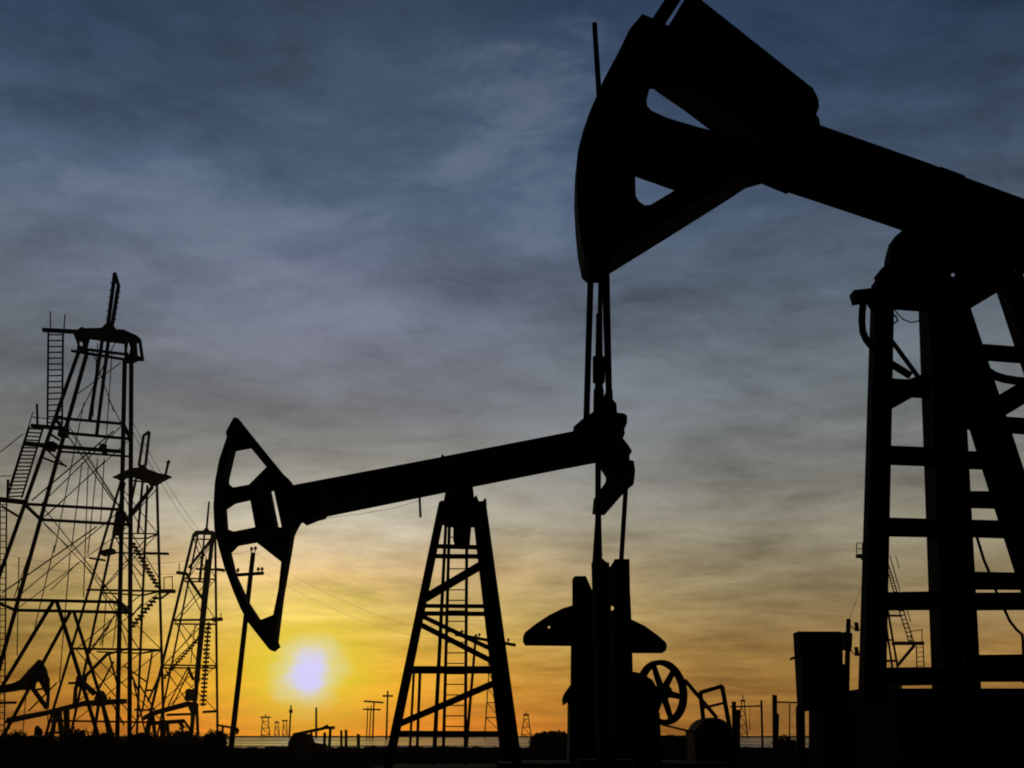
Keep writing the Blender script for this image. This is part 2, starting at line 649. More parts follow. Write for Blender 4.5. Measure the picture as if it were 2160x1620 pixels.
plate([(1560, 330), (1728, 263), (1957, 343), (2037, 374), (2160, 419), (2660, 598), (2660, 760), (2143, 572), (1881, 479), (1720, 425), (1606, 388), (1560, 372)], YA, 0.30).build('walking_beam', 'steel', A)
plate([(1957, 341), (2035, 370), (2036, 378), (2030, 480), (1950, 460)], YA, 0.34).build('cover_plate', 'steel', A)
plate([(1960, 470), (1903, 486), (1889, 498), (1880, 509), (1873, 522), (1869, 536), (1866, 547), (1864, 563), (1856, 570), (1850, 577), (1847, 590), (1838, 598), (1836, 618), (1838, 640), (1860, 652), (1880, 653), (1947, 658), (2037, 657),
       (2117, 609), (2143, 570), (2220, 560), (2180, 480)], YA, 0.16, (circle_px(2010, 580, 4, 8),)).build('saddle_bearing', 'steel', A)
# four legs of the post, splayed
for p0, p1, w0, w1, Y0, Y1 in (((1861, 636), (1839, 1476), 39, 46, 7.95, 7.7), ((1981, 640), (2018, 1476), 66, 77, 8.1, 8.5),
                               ((2004, 646), (2272, 1476), 58, 66, 8.0, 7.6), ((2124, 580), (2426, 1476), 46, 52, 8.15, 8.7)):
    MB().bar(p0, p1, w0, Y0, Y1, w1, flat=0.75).build('leg', 'steel', A)
plate([(1872, 797), (1916, 800), (1935, 793), (1962, 783), (1964, 852), (1948, 840), (1923, 839), (1872, 868)], 8.05, 0.10).build('gusset', 'steel', A)
for (x0, ya, yb), (x1, yc, yd) in (((1868, 940, 980), (1970, 944, 984)), ((1864, 1092, 1131), (1974, 1095, 1133)), ((1862, 1250, 1287), (1980, 1248, 1286)), ((1856, 1409, 1446), (1984, 1408, 1444)),
                                   ((2005, 871, 905), (2075, 873, 907)), ((2010, 951, 988), (2092, 953, 991)), ((2015, 1036, 1071), (2120, 1037, 1073)), ((2020, 1096, 1132), (2140, 1099, 1136)),
                                   ((2025, 1206, 1243), (2180, 1209, 1244)), ((2028, 1251, 1287), (2195, 1250, 1286)), ((2035, 1383, 1437), (2240, 1381, 1436))):
    MB().bar((x0, (ya + yb) / 2), (x1, (yc + yd) / 2), yb - ya, 8.0, 8.05, yd - yc, flat=0.25).build('crossbar', 'steel', A)
for p0, p1, wp, Y in (((2060, 742), (2300, 760), 33, 7.95), ((2085, 872), (2230, 785), 42, 7.9), ((2105, 895), (2340, 912), 33, 7.92)):
    MB().bar(p0, p1, wp, Y, Y + 0.1, flat=0.4).build('brace', 'steel', A)
MB().bar((1879, 767), (1921, 793), 15, 8.0, flat=0.4).build('brace', 'steel', A)
MB().bar((1881, 719), (1936, 794), 7, 8.05).build('brace', 'steel', A)
MB().pxtube([(2062, 762), (2078, 780), (2096, 792), (2118, 799), (2142, 803), (2180, 806), (2240, 800)], 19, 7.85, n=8).build('hose', 'rope', A)
MB().pxtube([(1822, 632), (1819, 655), (1818, 678), (1820, 700), (1827, 716), (1838, 730), (1850, 742)], 15, 7.9, n=8).build('hose', 'rope', A)
MB().bar((1799, 628), (1846, 623), 23, 7.9, flat=1.2).build('bracket', 'steel', A)
MB().bar((1832, 638), (1846, 662), 7, 7.9).build('brace', 'steel', A)
MB().pxtube([(1886, 650), (1893, 662), (1906, 674), (1921, 680), (1935, 678), (1950, 672)], 3, 8.1).pxtube([(1880, 660), (1890, 668), (1894, 676), (1886, 682), (1879, 676)], 4, 8.1).build('loose_wire', 'rope', A)
MB().pxtube([(2036, 1055), (2047, 1097), (2061, 1134), (2075, 1180), (2086, 1206), (2101, 1247), (2119, 1286), (2130, 1310), (2145, 1329), (2156, 1338), (2158, 1352), (2159, 1385), (2160, 1440)], 6.5, 7.8).build('cable', 'rope', A)
MB().bar((1254, 50), (1273, 345), 11, 8.17, w1=13, n=8).build('rope_end', 'rope', A)
MB().bar((1246, 580), (1237, 884), 14, 7.95, n=8).build('bridle_rope', 'rope', A)
MB().bar((1267, 580), (1261, 880), 10, 8.0, n=8).build('bridle_rope', 'rope', A)
MB().bar((1277, 570), (1285, 850), 18, 8.05, n=8, w1=14).build('bridle_rope', 'rope', A)
MB().bar((1264, 663), (1263, 870), 14, 7.97, w1=20, n=8).bar((1263, 754), (1263, 806), 27, 7.97, n=8).bar((1263, 822), (1262, 872), 23, 7.97, n=8).build('turnbuckle', 'steel', A)
plate([(1208, 905), (1210, 900), (1227, 885), (1240, 876), (1252, 868), (1268, 850), (1280, 820), (1292, 822), (1293, 843), (1300, 850), (1302, 870), (1317, 872), (1323, 877), (1323, 894), (1317, 905), (1319, 917),
       (1313, 925), (1290, 935), (1216, 916)], 8.0, 0.12).build('carrier_bar', 'olive', A)
MB().bar((1262, 890), (1261, 1186), 13, 8.0, w1=12, n=10).bar((1262, 1090), (1260, 1186), 13, 8.0, w1=22, n=10).build('polished_rod', 'steel', A)
plate([(1788, 1457), (1793, 1452), (2660, 1452), (2660, 1560), (1788, 1500)], 8.2, 1.2).build('skid', 'steel', A)
plate([(1795, 1478), (2650, 1478), (2650, 1960), (1795, 1960)], 8.2, 1.1).build('base_block', 'concrete', A)

# wellhead that the rod enters
W = empty('wellhead', Vector((at(1262, 1400, 8.0).x, 8.0, 0)), 'black upright wellhead column below the tall bridle ropes of the huge pumpjack', 'wellhead')
zt = at(1262, 1183, 8.0).z
wx = at(1262, 1183, 8.0).x
px1 = size(1, 1262, 1183, 8.0)
W_ = MB()
W_.prism_between((wx, 8, -0.1), (wx, 8, 0.35), 0.16, 0.16, 16)
W_.prism_between((wx, 8, 0.35), (wx, 8, 0.42), 0.24, 0.24, 16)
W_.build('casing_head', 'steel', W)
MB().prism_between((wx + 4 * px1, 8, 0.42), (wx + 4 * px1, 8, zt - 0.02), 20 * px1, 19 * px1, 16).build('riser', 'olive', W)
sb = MB().prism_between((wx, 8, zt - 0.10), (wx, 8, zt + 0.0), 15 * px1, 13 * px1, 14)
sb.build('stuffing_box', 'olive', W)
vw = MB()
for k in range(16):
    a, b = 2 * math.pi * k / 16, 2 * math.pi * (k + 1) / 16
    vw.prism_between((wx + 0.17 * math.cos(a), 7.72, 0.18 + 0.09 * math.sin(a) * 1.0), (wx + 0.17 * math.cos(b), 7.72, 0.18 + 0.09 * math.sin(b)), 0.012, 0.012, 6)
vw.prism_between((wx, 7.72, 0.18), (wx, 7.9, 0.18), 0.02, 0.02, 8)
vw.build('valve_wheel', 'rust', W)

# ------------------------------------------------------------------ second pumpjack (centre)
YB = 18.0
GB = 1632
Bp = empty('pumpjack', (at(965, 1060, YB).x, YB, 0), 'black pumpjack in the middle with its horsehead just above the setting sun', 'pumpjack', 'pumpjacks of the oil field')
hb = [(493, 880), (512, 884), (512, 894), (553, 945), (600, 1003), (615, 1015), (619, 1024), (640, 1060), (638, 1100), (627, 1120), (622, 1131), (617, 1162), (600, 1260), (588, 1355), (592, 1365), (578, 1377),
      (567, 1369), (523, 1313), (507, 1283), (493, 1250), (473, 1197), (460, 1150), (452, 1117), (450, 1067), (453, 1017), (462, 970), (478, 922), (476, 911), (483, 898)]
hA = [(498, 952), (530, 946), (562, 985), (525, 1022), (492, 1028), (484, 1022), (484, 1012)]
hB = [(479, 1075), (497, 1063), (528, 1056), (538, 1112), (493, 1121), (482, 1117)]
hC = [(573, 1037), (578, 1036), (594, 1112), (588, 1112)]
hD = [(489, 1167), (503, 1152), (542, 1145), (593, 1185), (587, 1243), (576, 1297), (550, 1307), (527, 1272), (500, 1213)]
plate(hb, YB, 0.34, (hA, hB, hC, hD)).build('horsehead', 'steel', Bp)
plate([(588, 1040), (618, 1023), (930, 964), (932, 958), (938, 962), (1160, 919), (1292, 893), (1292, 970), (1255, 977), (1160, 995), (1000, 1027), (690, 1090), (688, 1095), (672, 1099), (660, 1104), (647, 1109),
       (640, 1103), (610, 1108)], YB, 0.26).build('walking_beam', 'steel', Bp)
MB().pxtube([(885, 1046), (886, 1070), (887, 1091)], 5, YB).build('loose_wire', 'rope', Bp)
MB().pxtube([(690, 1092), (760, 1084), (830, 1072), (885, 1056)], 0.8, YB).build('loose_wire', 'rope', Bp)
plate([(940, 1036), (936, 1056), (929, 1056), (924, 1077), (922, 1100), (941, 1112), (956, 1113), (956, 1151), (991, 1151), (994, 1113), (1012, 1112), (1028, 1078), (1026, 1067), (1031, 1058), (1023, 1050), (1018, 1057),
       (1010, 1057), (1005, 1044), (1000, 1049), (998, 1024), (965, 1026)], YB, 0.5).build('saddle_bearing', 'steel', Bp)
for p0, p1, w0, w1, Y0, Y1 in (((934, 1062), (816, GB), 16, 19, 17.8, 17.2), ((1017, 1062), (1094, GB), 17, 20, 17.8, 17.2),
                               ((941, 1095), (914, GB), 6, 9, 18.2, 19.0), ((1006, 1085), (1076, GB), 18, 32, 18.2, 18.9)):
    MB().bar(p0, p1, w0, Y0, Y1, w1, flat=0.8).build('leg', 'steel', Bp)
for p0, p1, wp, Y in (((912, 1152), (1028, 1155), 9, 17.7), ((906, 1173), (1030, 1174), 9, 17.9), ((892, 1278), (1036, 1279), 8, 17.6), ((888, 1294), (1040, 1295), 9, 17.9),
                      ((866, 1413), (1058, 1413), 15, 17.5), ((838, 1547), (1084, 1548), 11, 17.3)):
    MB().bar(p0, p1, wp, Y, flat=0.5).build('crossbar', 'steel', Bp)
for p0, p1, wp, Y in (((893, 1264), (1022, 1188), 17, 17.7), ((889, 1299), (1042, 1372), 9, 17.6), ((886, 1317), (1046, 1399), 11, 17.8), ((838, 1529), (1054, 1436), 13, 17.4)):
    MB().bar(p0, p1, wp, Y, flat=0.4).build('brace', 'steel', Bp)
ladder((948, 1100), (934, GB), (985, 1100), (981, GB), 24, 18.4, 18.9, 7.5, 2.5).build('ladder', 'steel', Bp)
MB().bar((873, 1418), (862, GB), 6, 19, n=6).build('pipe', 'rust', Bp)
MB().bar((886, 1418), (878, GB), 7, 19, n=6).build('pipe', 'rust', Bp)
# tail, pitmans, cranks and counterweights
plate([(1284, 920), (1313, 923), (1323, 935), (1334, 952), (1328, 960), (1328, 970), (1337, 972), (1340, 993), (1337, 1022), (1323, 1033), (1307, 1050), (1275, 1087), (1249, 1085), (1252, 1053), (1268, 1030), (1277, 1018),
       (1278, 1008), (1270, 995), (1256, 975), (1262, 950)], YB, 0.12).build('equalizer', 'olive', Bp)
MB().bar((1320, 1030), (1310, 1190), 11, 18.3, n=6).build('pitman', 'steel', Bp)
MB().bar((1264, 1075), (1263, 1230), 10, 17.6, n=6).build('pitman', 'steel', Bp)
plate([(1213, 1215), (1236, 1215), (1243, 1231), (1256, 1260), (1266, 1470), (1203, 1470), (1204, 1363), (1207, 1276), (1207, 1221)], 17.4, 0.16).build('crank', 'steel', Bp)
plate([(1262, 1179), (1273, 1179), (1287, 1196), (1297, 1179), (1328, 1179), (1329, 1243), (1332, 1306), (1334, 1379), (1336, 1470), (1262, 1470)], 18.5, 0.16, (circle_px(1290, 1283, 5, 8),)).build('crank', 'steel', Bp)
plate([(1240, 1270), (1207, 1277), (1187, 1283), (1157, 1298), (1127, 1318), (1108, 1333), (1103, 1343), (1103, 1355), (1108, 1362), (1203, 1363), (1258, 1364), (1258, 1272)], 17.3, 0.22, (circle_px(1158, 1323, 2.4, 8),)).build('counterweight', 'steel', Bp)
plate([(1310, 1302), (1333, 1307), (1360, 1320), (1388, 1340), (1405, 1355), (1407, 1362), (1405, 1372), (1397, 1378), (1333, 1378), (1310, 1378)], 18.6, 0.22).build('counterweight', 'steel', Bp)
plate([(1206, 1440), (1188, 1466), (1185, 1477), (1187, 1489), (1197, 1482), (1196, GB + 8), (1389, GB + 8), (1389, 1545), (1383, 1520), (1397, 1482), (1393, 1462), (1376, 1434), (1354, 1420), (1332, 1416), (1250, 1420)], 18.0, 0.7).build('gearbox', 'steel', Bp)
plate([(1384, 1500), (1392, 1504), (1397, GB + 5), (1384, GB + 5)], 18.3, 0.2).build('bearing_stand', 'steel', Bp)
# flywheel, turned a little from the viewer
wc = at(1397, 1460, 18.7)
wr_ = size(65, 1397, 1460, 18.7)
rot = Matrix.Rotation(R(33), 3, 'Z')
fw = bpy.data.objects.new('flywheel', None)


def wheel_pt(r, t, off):
    return wc + rot @ Vector((r * math.cos(t), off, r * math.sin(t)))


rim = MB()
n = 48
v, f = [], []
ri = wr_ * (1 - 10 / 65)
for r, o_ in ((wr_, -0.07), (wr_, 0.07), (ri, 0.07), (ri, -0.07)):
    for k in range(n):
        v.append(wheel_pt(r, 2 * math.pi * k / n, o_))
for k in range(n):
    j = (k + 1) % n
    for s in range(4):
        q = (s + 1) % 4
        f.append((s * n + k, s * n + j, q * n + j, q * n + k))
rim.add(v, f)
SC.collection.objects.link(fw)
fw.parent = Bp
fw.location = wc - Bp.location
rim.build('rim', 'steel', fw)
hub = MB().prism_between(wheel_pt(0, 0, -0.16), wheel_pt(0, 0, 0.16), size(13, 1397, 1460, 18.7), size(13, 1397, 1460, 18.7), 16)
hub.build('hub', 'steel', fw)
for k in range(6):
    t = R(-9 + 60 * k)
    MB().prism_between(wheel_pt(0.05, t, 0), wheel_pt(ri + 0.02, t, 0), size(8, 1397, 1460, 18.7), size(6, 1397, 1460, 18.7), 8, 0.7).build('spoke', 'steel', fw)
MB().bar((1444, 1434), (1512, 1514), 7, 18.8, n=4).build('drive_belt', 'rope', Bp)
MB().bar((1398, 1529), (1470, 1546), 4, 18.8, n=4).build('drive_belt', 'rope', Bp)
mo = MB()
mx, mw = at(1499, 1548, 19).x, size(41, 1499, 1548, 19)
mz = at(1499, 1552, 19).z
mo.prism_between((mx, 18.6, mz - 0.05), (mx, 19.5, mz - 0.05), mw, mw, 20)
mo.prism_between((mx, 18.45, mz - 0.05), (mx, 18.6, mz - 0.05), mw * 0.8, mw, 20)
mo.box((mx, 19.05, mz - 0.35), (mw * 2.1, 0.9, 0.9))
mo.build('motor', 'steel', Bp)
bgd = MB()
for p0, p1, wp in (((1477, 1461), (1524, 1447), 8), ((1477, 1460), (1485, 1530), 8), ((1523, 1447), (1541, 1545), 8), ((1484, 1493), (1530, 1482), 5)):
    bgd.bar(p0, p1, wp, 19.2)
bgd.build('belt_guard', 'steel', Bp)
MB().box((at(1290, 1600, 18).x, 18.2, 0.0), (size(480, 1290, 1600, 18), 2.4, 0.3)).build('base_block', 'concrete', Bp)
MB().box((at(965, 1600, 18).x, 18.2, -0.02), (size(330, 965, 1600, 18), 2.4, 0.2)).build('base_block', 'concrete', Bp)


# ------------------------------------------------------------------ derricks
def derrick(loc_px, Y, label):
    return empty('derrick', (at(loc_px, 1552, Y).x, Y, 0), label, 'derrick', 'lattice derricks of the oil field')


def bars(parent, name, rows, mat='steel', n=4, flat=1.0):
    for p0, p1, wp, Y0, Y1 in rows:
        MB().bar(p0, p1, wp, Y0, Y1, n=n, flat=flat).build(name, mat, parent)


D1 = derrick(90, 60.5, 'tallest lattice derrick at the far left with ladders and a slim crown mast')
yn = lambda y: 58.0 + (1572 - y) * (1.7 / 872)
yf = lambda y: 63.4 - (1572 - y) * (1.6 / 872)
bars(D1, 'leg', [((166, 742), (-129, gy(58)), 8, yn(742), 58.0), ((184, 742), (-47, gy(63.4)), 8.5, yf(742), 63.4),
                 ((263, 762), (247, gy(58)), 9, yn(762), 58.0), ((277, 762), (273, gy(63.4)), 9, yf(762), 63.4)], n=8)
bars(D1, 'girt', [((116, 881), (259, 894), 5, yn(885), yn(885)), ((136, 913), (276, 926), 5.5, yf(915), yf(915)), ((96, 940), (262, 953), 7, yn(945), yn(945)), ((122, 952), (275, 963), 4, yf(955), yf(955)),
                  ((52, 1063), (256, 1075), 5.5, yn(1068), yn(1068)), ((86, 1096), (275, 1107), 5.5, yf(1100), yf(1100)), ((-19, 1264), (251, 1270), 6, yn(1266), yn(1266)), ((32, 1287), (275, 1292), 6, yf(1290), yf(1290)),
                  ((116, 881), (138, 914), 5, yn(885), yf(915)), ((51, 1063), (86, 1096), 5, yn(1068), yf(1100)), ((-17, 1266), (32, 1287), 5, yn(1266), yf(1290)), ((250, 1271), (274, 1292), 8, yn(1266), yf(1290)),
                  ((256, 1075), (275, 1107), 6, yn(1068), yf(1100)), ((259, 894), (276, 926), 6, yn(885), yf(915)), ((151, 740), (279, 761), 5, 60.0, 60.0), ((182, 737), (262, 747), 5, 61.5, 61.5), ((163, 742), (184, 742), 6, 59.7, 61.8),
                  ((262, 762), (278, 764), 6, 59.7, 61.8)])
bars(D1, 'brace', [((114, 1266), (-72, gy(58)), 6, yn(1266), 58), ((119, 1266), (214, gy(58)), 6, yn(1266), 58), ((150, 1288), (-4, gy(63)), 5.5, yf(1290), 63.4), ((155, 1288), (244, gy(63)), 5, yf(1290), 63.4),
                   ((117, 884), (134, 905), 4, 59.5, 61.5), ((105, 915), (125, 928), 3.5, 59.5, 61.5), ((88, 940), (140, 985), 3, 59.5, 61.5), ((4, 1068), (40, 1090), 4.5, 59, 59), ((92, 966), (122, 978), 4, 60, 60), ((118, 976), (140, 983), 3.5, 60.5, 60.5)])
bars(D1, 'guide_rail', [((216, 716), (189, 888), 5.5, 60.6, 60.6), ((229, 716), (204, 916), 5.5, 60.6, 60.6)])
plate([(153, 702), (163, 695), (172, 689), (180, 692), (214, 691), (222, 683), (229, 679), (237, 681), (245, 694), (262, 695), (274, 701), (288, 707), (298, 715), (301, 735), (305, 762), (292, 762), (279, 768), (262, 761), (262, 726), (230, 722),
       (190, 716), (185, 734), (180, 741), (160, 744), (163, 728), (158, 712)], 60.6, 0.5, ([(289, 724), (292, 725), (296, 752), (291, 750)], [(168, 721), (174, 722), (174, 730), (169, 729)], [(271, 722), (275, 735), (272, 748), (268, 740)])).build('crown_platform', 'steel', D1)
bars(D1, 'catwalk', [((90, 696), (165, 700), 6.5, 59.4, 59.9)], flat=1.5)
bars(D1, 'platform', [((66, 898), (136, 904), 7, 59.5, 59.8), ((50, 935), (124, 943), 8, 59.3, 59.6), ((-14, 1052), (56, 1060), 9, 59.2, 59.3)], flat=1.3)
mast = MB()
for p0, p1, wp in (((228, 684), (242, 578), 6), ((237, 684), (250, 602), 6), ((242, 576), (250, 603), 6)):
    mast.bar(p0, p1, wp, 60.6)
for k in range(6):
    t = 0.1 + 0.14 * k
    for a, b, s in (((228, 684), (242, 578), -1), ((237, 684), (250, 602), 1)):
        p = lerp2(a, b, t)
        mast.bar(p, (p[0] + 7 * s, p[1] - 3), 1.6, 60.6)
mast.build('gin_pole', 'steel', D1)
ladder((102, 700), (100, 898), (133, 700), (131, 896), 16, 59.5, 59.6, 4, 3).build('ladder', 'steel', D1)
ladder((62, 900), (15, 1052), (91, 902), (46, 1050), 19, 59.4, 59.3, 4, 3.2).build('ladder', 'steel', D1)
ladder((0, 1058), (-2, gy(59)), (14, 1058), (9, gy(59)), 40, 59.2, 59.0, 3, 2).build('ladder', 'rust', D1)
bars(D1, 'handrail', [((106, 657), (107, 697), 1.8, 59.5, 59.5), ((137, 663), (135, 697), 1.8, 59.5, 59.5), ((78, 852), (79, 898), 3.5, 59.5, 59.5), ((70, 868), (20, 1025), 1.5, 59, 59), ((0, 1004), (22, 1004), 1.5, 59, 59), ((17, 1012), (16, 1052), 4, 59, 59),
                        ((68, 880), (112, 884), 1.6, 59, 59)], 'rust')
cab = [((177, 850), (114, 1166)), ((173, 976), (151, 1156)), ((206, 966), (185, 1170)), ((220, 966), (212, 1105)), ((143, 919), (240, 1058)), ((240, 909), (67, 1056)), ((222, 972), (98, 1088)), ((92, 1105), (143, 1152)),
       ((204, 1111), (5, 1250)), ((228, 840), (255, 891)), ((115, 1150), (73, 1325)), ((148, 1167), (125, 1440)), ((40, 1175), (36, 1383)), ((195, 740), (240, 868)), ((255, 765), (165, 830)), ((236, 745), (222, 960)), ((244, 720), (160, 890)),
       ((0, 954), (49, 915)), ((86, 1100), (27, 1268)), ((175, 1186), (232, 1265)), ((166, 1186), (107, 1245)), ((60, 1410), (48, 1545)), ((186, 985), (176, 1260)), ((206, 724), (196, 880))]
for k, (a, b) in enumerate(cab):
    MB().bar(a, b, 2.2 if k in (4, 5, 8) else 1.5, 61, n=4).build('cable', 'rope', D1)
MB().box(at(217, 945, 59.6), (0.35, 0.4, 0.5)).bar((217, 945), (222, 958), 8, 59.6).build('pulley_block', 'steel', D1)
MB().box(at(108, 942, 60), (0.5, 0.6, 0.6)).build('pulley_block', 'steel', D1)
MB().box(at(134, 912, 61), (0.5, 0.6, 0.7)).build('pulley_block', 'steel', D1)

D2 = derrick(225, 101, 'middle-sized derrick right of the tallest one, a forked mast on its pointed crown')
bars(D2, 'leg', [((255, 1016), (92, gy(99)), 5.5, 100, 98), ((263, 1018), (146, gy(104)), 5.5, 102, 104), ((311, 1024), (288, gy(99)), 5, 100, 98), ((331, 1022), (346, gy(104)), 5.5, 102, 104)], n=8)
plate([(233, 1008), (257, 996), (276, 987), (291, 986), (294, 980), (306, 980), (311, 989), (323, 993), (335, 998), (349, 1000), (366, 1006), (349, 1014), (334, 1023), (318, 1028), (312, 1018), (276, 1006), (255, 1016), (246, 1010)], 101, 0.6).build('crown_platform', 'steel', D2)
MB().bar((277, 1013), (320, 1019), 3, 101).build('girt', 'steel', D2)
gp = MB()
for a, b in (((293, 982), (303, 918)), ((303, 919), (315, 910)), ((307, 982), (315, 911))):
    gp.bar(a, b, 4.5, 101)
gp.build('gin_pole', 'rust', D2)
MB().bar((349, 1002), (355, 976), 4, 101).bar((352, 978), (358, 972), 5, 101).build('handrail', 'rust', D2)
bars(D2, 'girt', [((250, 1125), (332, 1126), 2.5, 101, 102), ((240, 1135), (309, 1136), 2.5, 100, 100), ((309, 1136), (333, 1126), 2.5, 100, 102), ((183, 1244), (340, 1247), 4, 100, 101), ((213, 1250), (300, 1256), 3, 100, 100), ((150, 1368), (341, 1371), 4.5, 99, 101),
                  ((205, 1375), (298, 1378), 3, 99, 99), ((298, 1378), (341, 1371), 3, 99, 102), ((300, 1256), (339, 1247), 3, 100, 102), ((105, 1520), (345, 1524), 4, 98, 102), ((228, 1165), (310, 1168), 3, 101, 101)])
bars(D2, 'brace', [((322, 1026), (276, 1087), 6, 100, 100), ((227, 1379), (175, 1432), 5.5, 99, 99), ((270, 1368), (228, 1380), 4, 99, 99), ((175, 1437), (212, 1470), 5, 99, 99), ((278, 1425), (293, 1461), 3, 99, 99), ((321, 1377), (300, 1500), 3, 99, 99), ((235, 1310), (183, 1385), 3, 99, 99),
                   ((240, 1395), (205, 1460), 3, 100, 100), ((230, 1380), (252, 1460), 3, 100, 100), ((280, 1190), (300, 1215), 2, 100, 100), ((270, 1310), (300, 1272), 2.5, 100, 100)])
bars(D2, 'guide_rail', [((287, 1010), (277, 1058), 4, 101, 101), ((301, 1014), (291, 1124), 4, 101, 101)], 'rust')
bars(D2, 'platform', [((189, 1177), (221, 1182), 3.5, 101, 101), ((216, 1168), (240, 1162), 9, 101, 101), ((307, 1167), (355, 1168), 4, 101, 101), ((338, 1247), (368, 1247), 6.5, 101, 101)], flat=2.5)
MB().bar((357, 1250), (339, 1263), 3.5, 101).build('brace', 'steel', D2)
stair((278, 1143), (335, 1241), 13, 101, 6, 10).build('stair', 'steel', D2)
stair((331, 1258), (276, 1325), 9, 101, 7, 10).build('stair', 'steel', D2)
bars(D2, 'handrail', [((363, 1215), (364, 1246), 1.6, 101, 101), ((346, 1218), (364, 1216), 1.6, 101, 101), ((346, 1218), (346, 1246), 1.6, 101, 101), ((280, 1128), (338, 1225), 1.6, 101, 101)], 'rust')
for a, b in (((224, 1260), (216, 1365)), ((247, 1296), (238, 1366)), ((258, 1262), (210, 1362)), ((236, 1262), (268, 1362))):
    MB().bar(a, b, 1.5, 100).build('cable', 'rope', D2)
MB().box(at(252, 1104, 100), (0.9, 0.9, 2.6)).build('crown_block', 'steel', D2)

D3 = derrick(405, 134, 'slim derrick partly hidden behind the middle pumpjack horsehead, stairs on one leg')
bars(D3, 'leg', [((409, 1126), (303, gy(132)), 6, 133, 131), ((417, 1130), (330, gy(137)), 4, 135, 137), ((449, 1126), (402, gy(132)), 8.5, 133, 131), ((454, 1126), (459, gy(137)), 5, 135, 137)], n=8)
plate([(406, 1132), (408, 1124), (413, 1119), (428, 1119), (436, 1110), (442, 1119), (453, 1120), (455, 1129), (420, 1128), (412, 1134)], 134, 0.8).build('crown_platform', 'steel', D3)
MB().bar((436, 1114), (441, 1058), 3.6, 134, w1=3).build('gin_pole', 'rust', D3)
bars(D3, 'girt', [((410, 1137), (452, 1138), 2.6, 134, 134), ((414, 1200), (472, 1202), 4, 134, 134), ((388, 1220), (455, 1222), 3, 134, 134), ((388, 1226), (445, 1228), 3, 132, 132), ((365, 1308), (456, 1307), 4, 134, 134), ((368, 1316), (456, 1317), 3, 132, 132),
                  ((345, 1403), (457, 1404), 3, 134, 134), ((345, 1409), (457, 1409), 3, 132, 132), ((428, 1502), (459, 1500), 5, 134, 134)])
bars(D3, 'brace', [((445, 1139), (398, 1198), 4.5, 134, 134), ((394, 1212), (433, 1272), 4.5, 134, 134), ((396, 1409), (355, 1487), 2.2, 134, 134), ((401, 1411), (364, 1489), 2.2, 134, 134), ((396, 1407), (408, 1434), 5, 134, 134), ((334, 1430), (312, 1480), 3.5, 134, 134)])
bars(D3, 'guide_rail', [((431, 1128), (428, 1165), 3, 134, 134), ((428, 1165), (421, 1226), 4.5, 134, 134)])
bars(D3, 'platform', [((374, 1208), (394, 1210), 5.5, 134, 134), ((448, 1307), (468, 1306), 6, 134, 134), ((456, 1201), (473, 1203), 5, 134, 134), ((307, 1456), (322, 1456), 4, 134, 134)], flat=2.5)
bars(D3, 'handrail', [((378, 1188), (378, 1207), 1.6, 134, 134), ((466, 1292), (466, 1306), 1.5, 134, 134), ((350, 1398), (395, 1350), 1.5, 134, 134), ((395, 1350), (416, 1318), 1.5, 134, 134), ((412, 1315), (402, 1400), 1.4, 134, 134)], 'rust')
stair((428, 1336), (343, 1433), 17, 134, 5.5, 7).build('stair', 'steel', D3)
stair((440, 1312), (428, 1490), 20, 135.5, 7, 10).build('stair', 'rust', D3)
MB().box(at(404, 1466, 133), (1.3, 1.5, 1.5)).build('drilling_cabin', 'steel', D3)
MB().bar((436, 1180), (415, 1440), 5, 132, w1=9).build('stand_pipe', 'steel', D3)

D4 = derrick(1880, 110, 'derrick with railed landings seen through the legs of the huge pumpjack')
bars(D4, 'leg', [((1846, 1160), (1905, gy(108)), 4.5, 109, 108), ((1851, 1160), (1920, gy(113)), 4.5, 111, 113), ((1838, 1160), (1828, gy(108)), 4.5, 109, 108), ((1843, 1160), (1848, gy(113)), 4.5, 111, 113)], n=8)
plate([(1826, 1160), (1832, 1150), (1852, 1150), (1858, 1160)], 110, 3.5).build('crown_platform', 'steel', D4)
bars(D4, 'platform', [((1808, 1173), (1836, 1173), 6, 110, 110), ((1884, 1357), (1946, 1357), 6, 110, 110)], flat=3)
bars(D4, 'brace', [((1817, 1176), (1834, 1200), 4, 110, 110), ((1929, 1361), (1894, 1403), 5, 110, 110)])
bars(D4, 'girt', [((1832, 1298), (1902, 1299), 4, 110, 110), ((1830, 1349), (1885, 1350), 3.5, 110, 110), ((1828, 1394), (1893, 1394), 4.5, 110, 110)])
ladder((1870, 1195), (1886, 1252), (1874, 1190), (1893, 1250), 10, 110, 110, 2.2, 2).build('ladder', 'rust', D4)
ladder((1895, 1284), (1918, 1356), (1905, 1284), (1928, 1356), 8, 110, 110, 2.4, 2.4).build('ladder', 'rust', D4)
ladder((1933, 1362), (1934, 1420), (1947, 1360), (1950, 1420), 6, 110, 110, 2.4, 1.5).build('ladder', 'rust', D4)
bars(D4, 'handrail', [((1807, 1146), (1807, 1172), 1.5, 110, 110), ((1807, 1146), (1828, 1143), 1.5, 110, 110), ((1819, 1146), (1819, 1172), 1.5, 110, 110), ((1807, 1158), (1828, 1157), 1.4, 110, 110), ((1877, 1172), (1898, 1246), 1.6, 110, 110), ((1889, 1172), (1897, 1200), 1.2, 110, 110),
                        ((1914, 1288), (1921, 1312), 1.5, 110, 110), ((1920, 1332), (1945, 1328), 1.5, 110, 110), ((1945, 1326), (1945, 1357), 1.5, 110, 110), ((1921, 1330), (1922, 1357), 1.5, 110, 110)], 'rust')


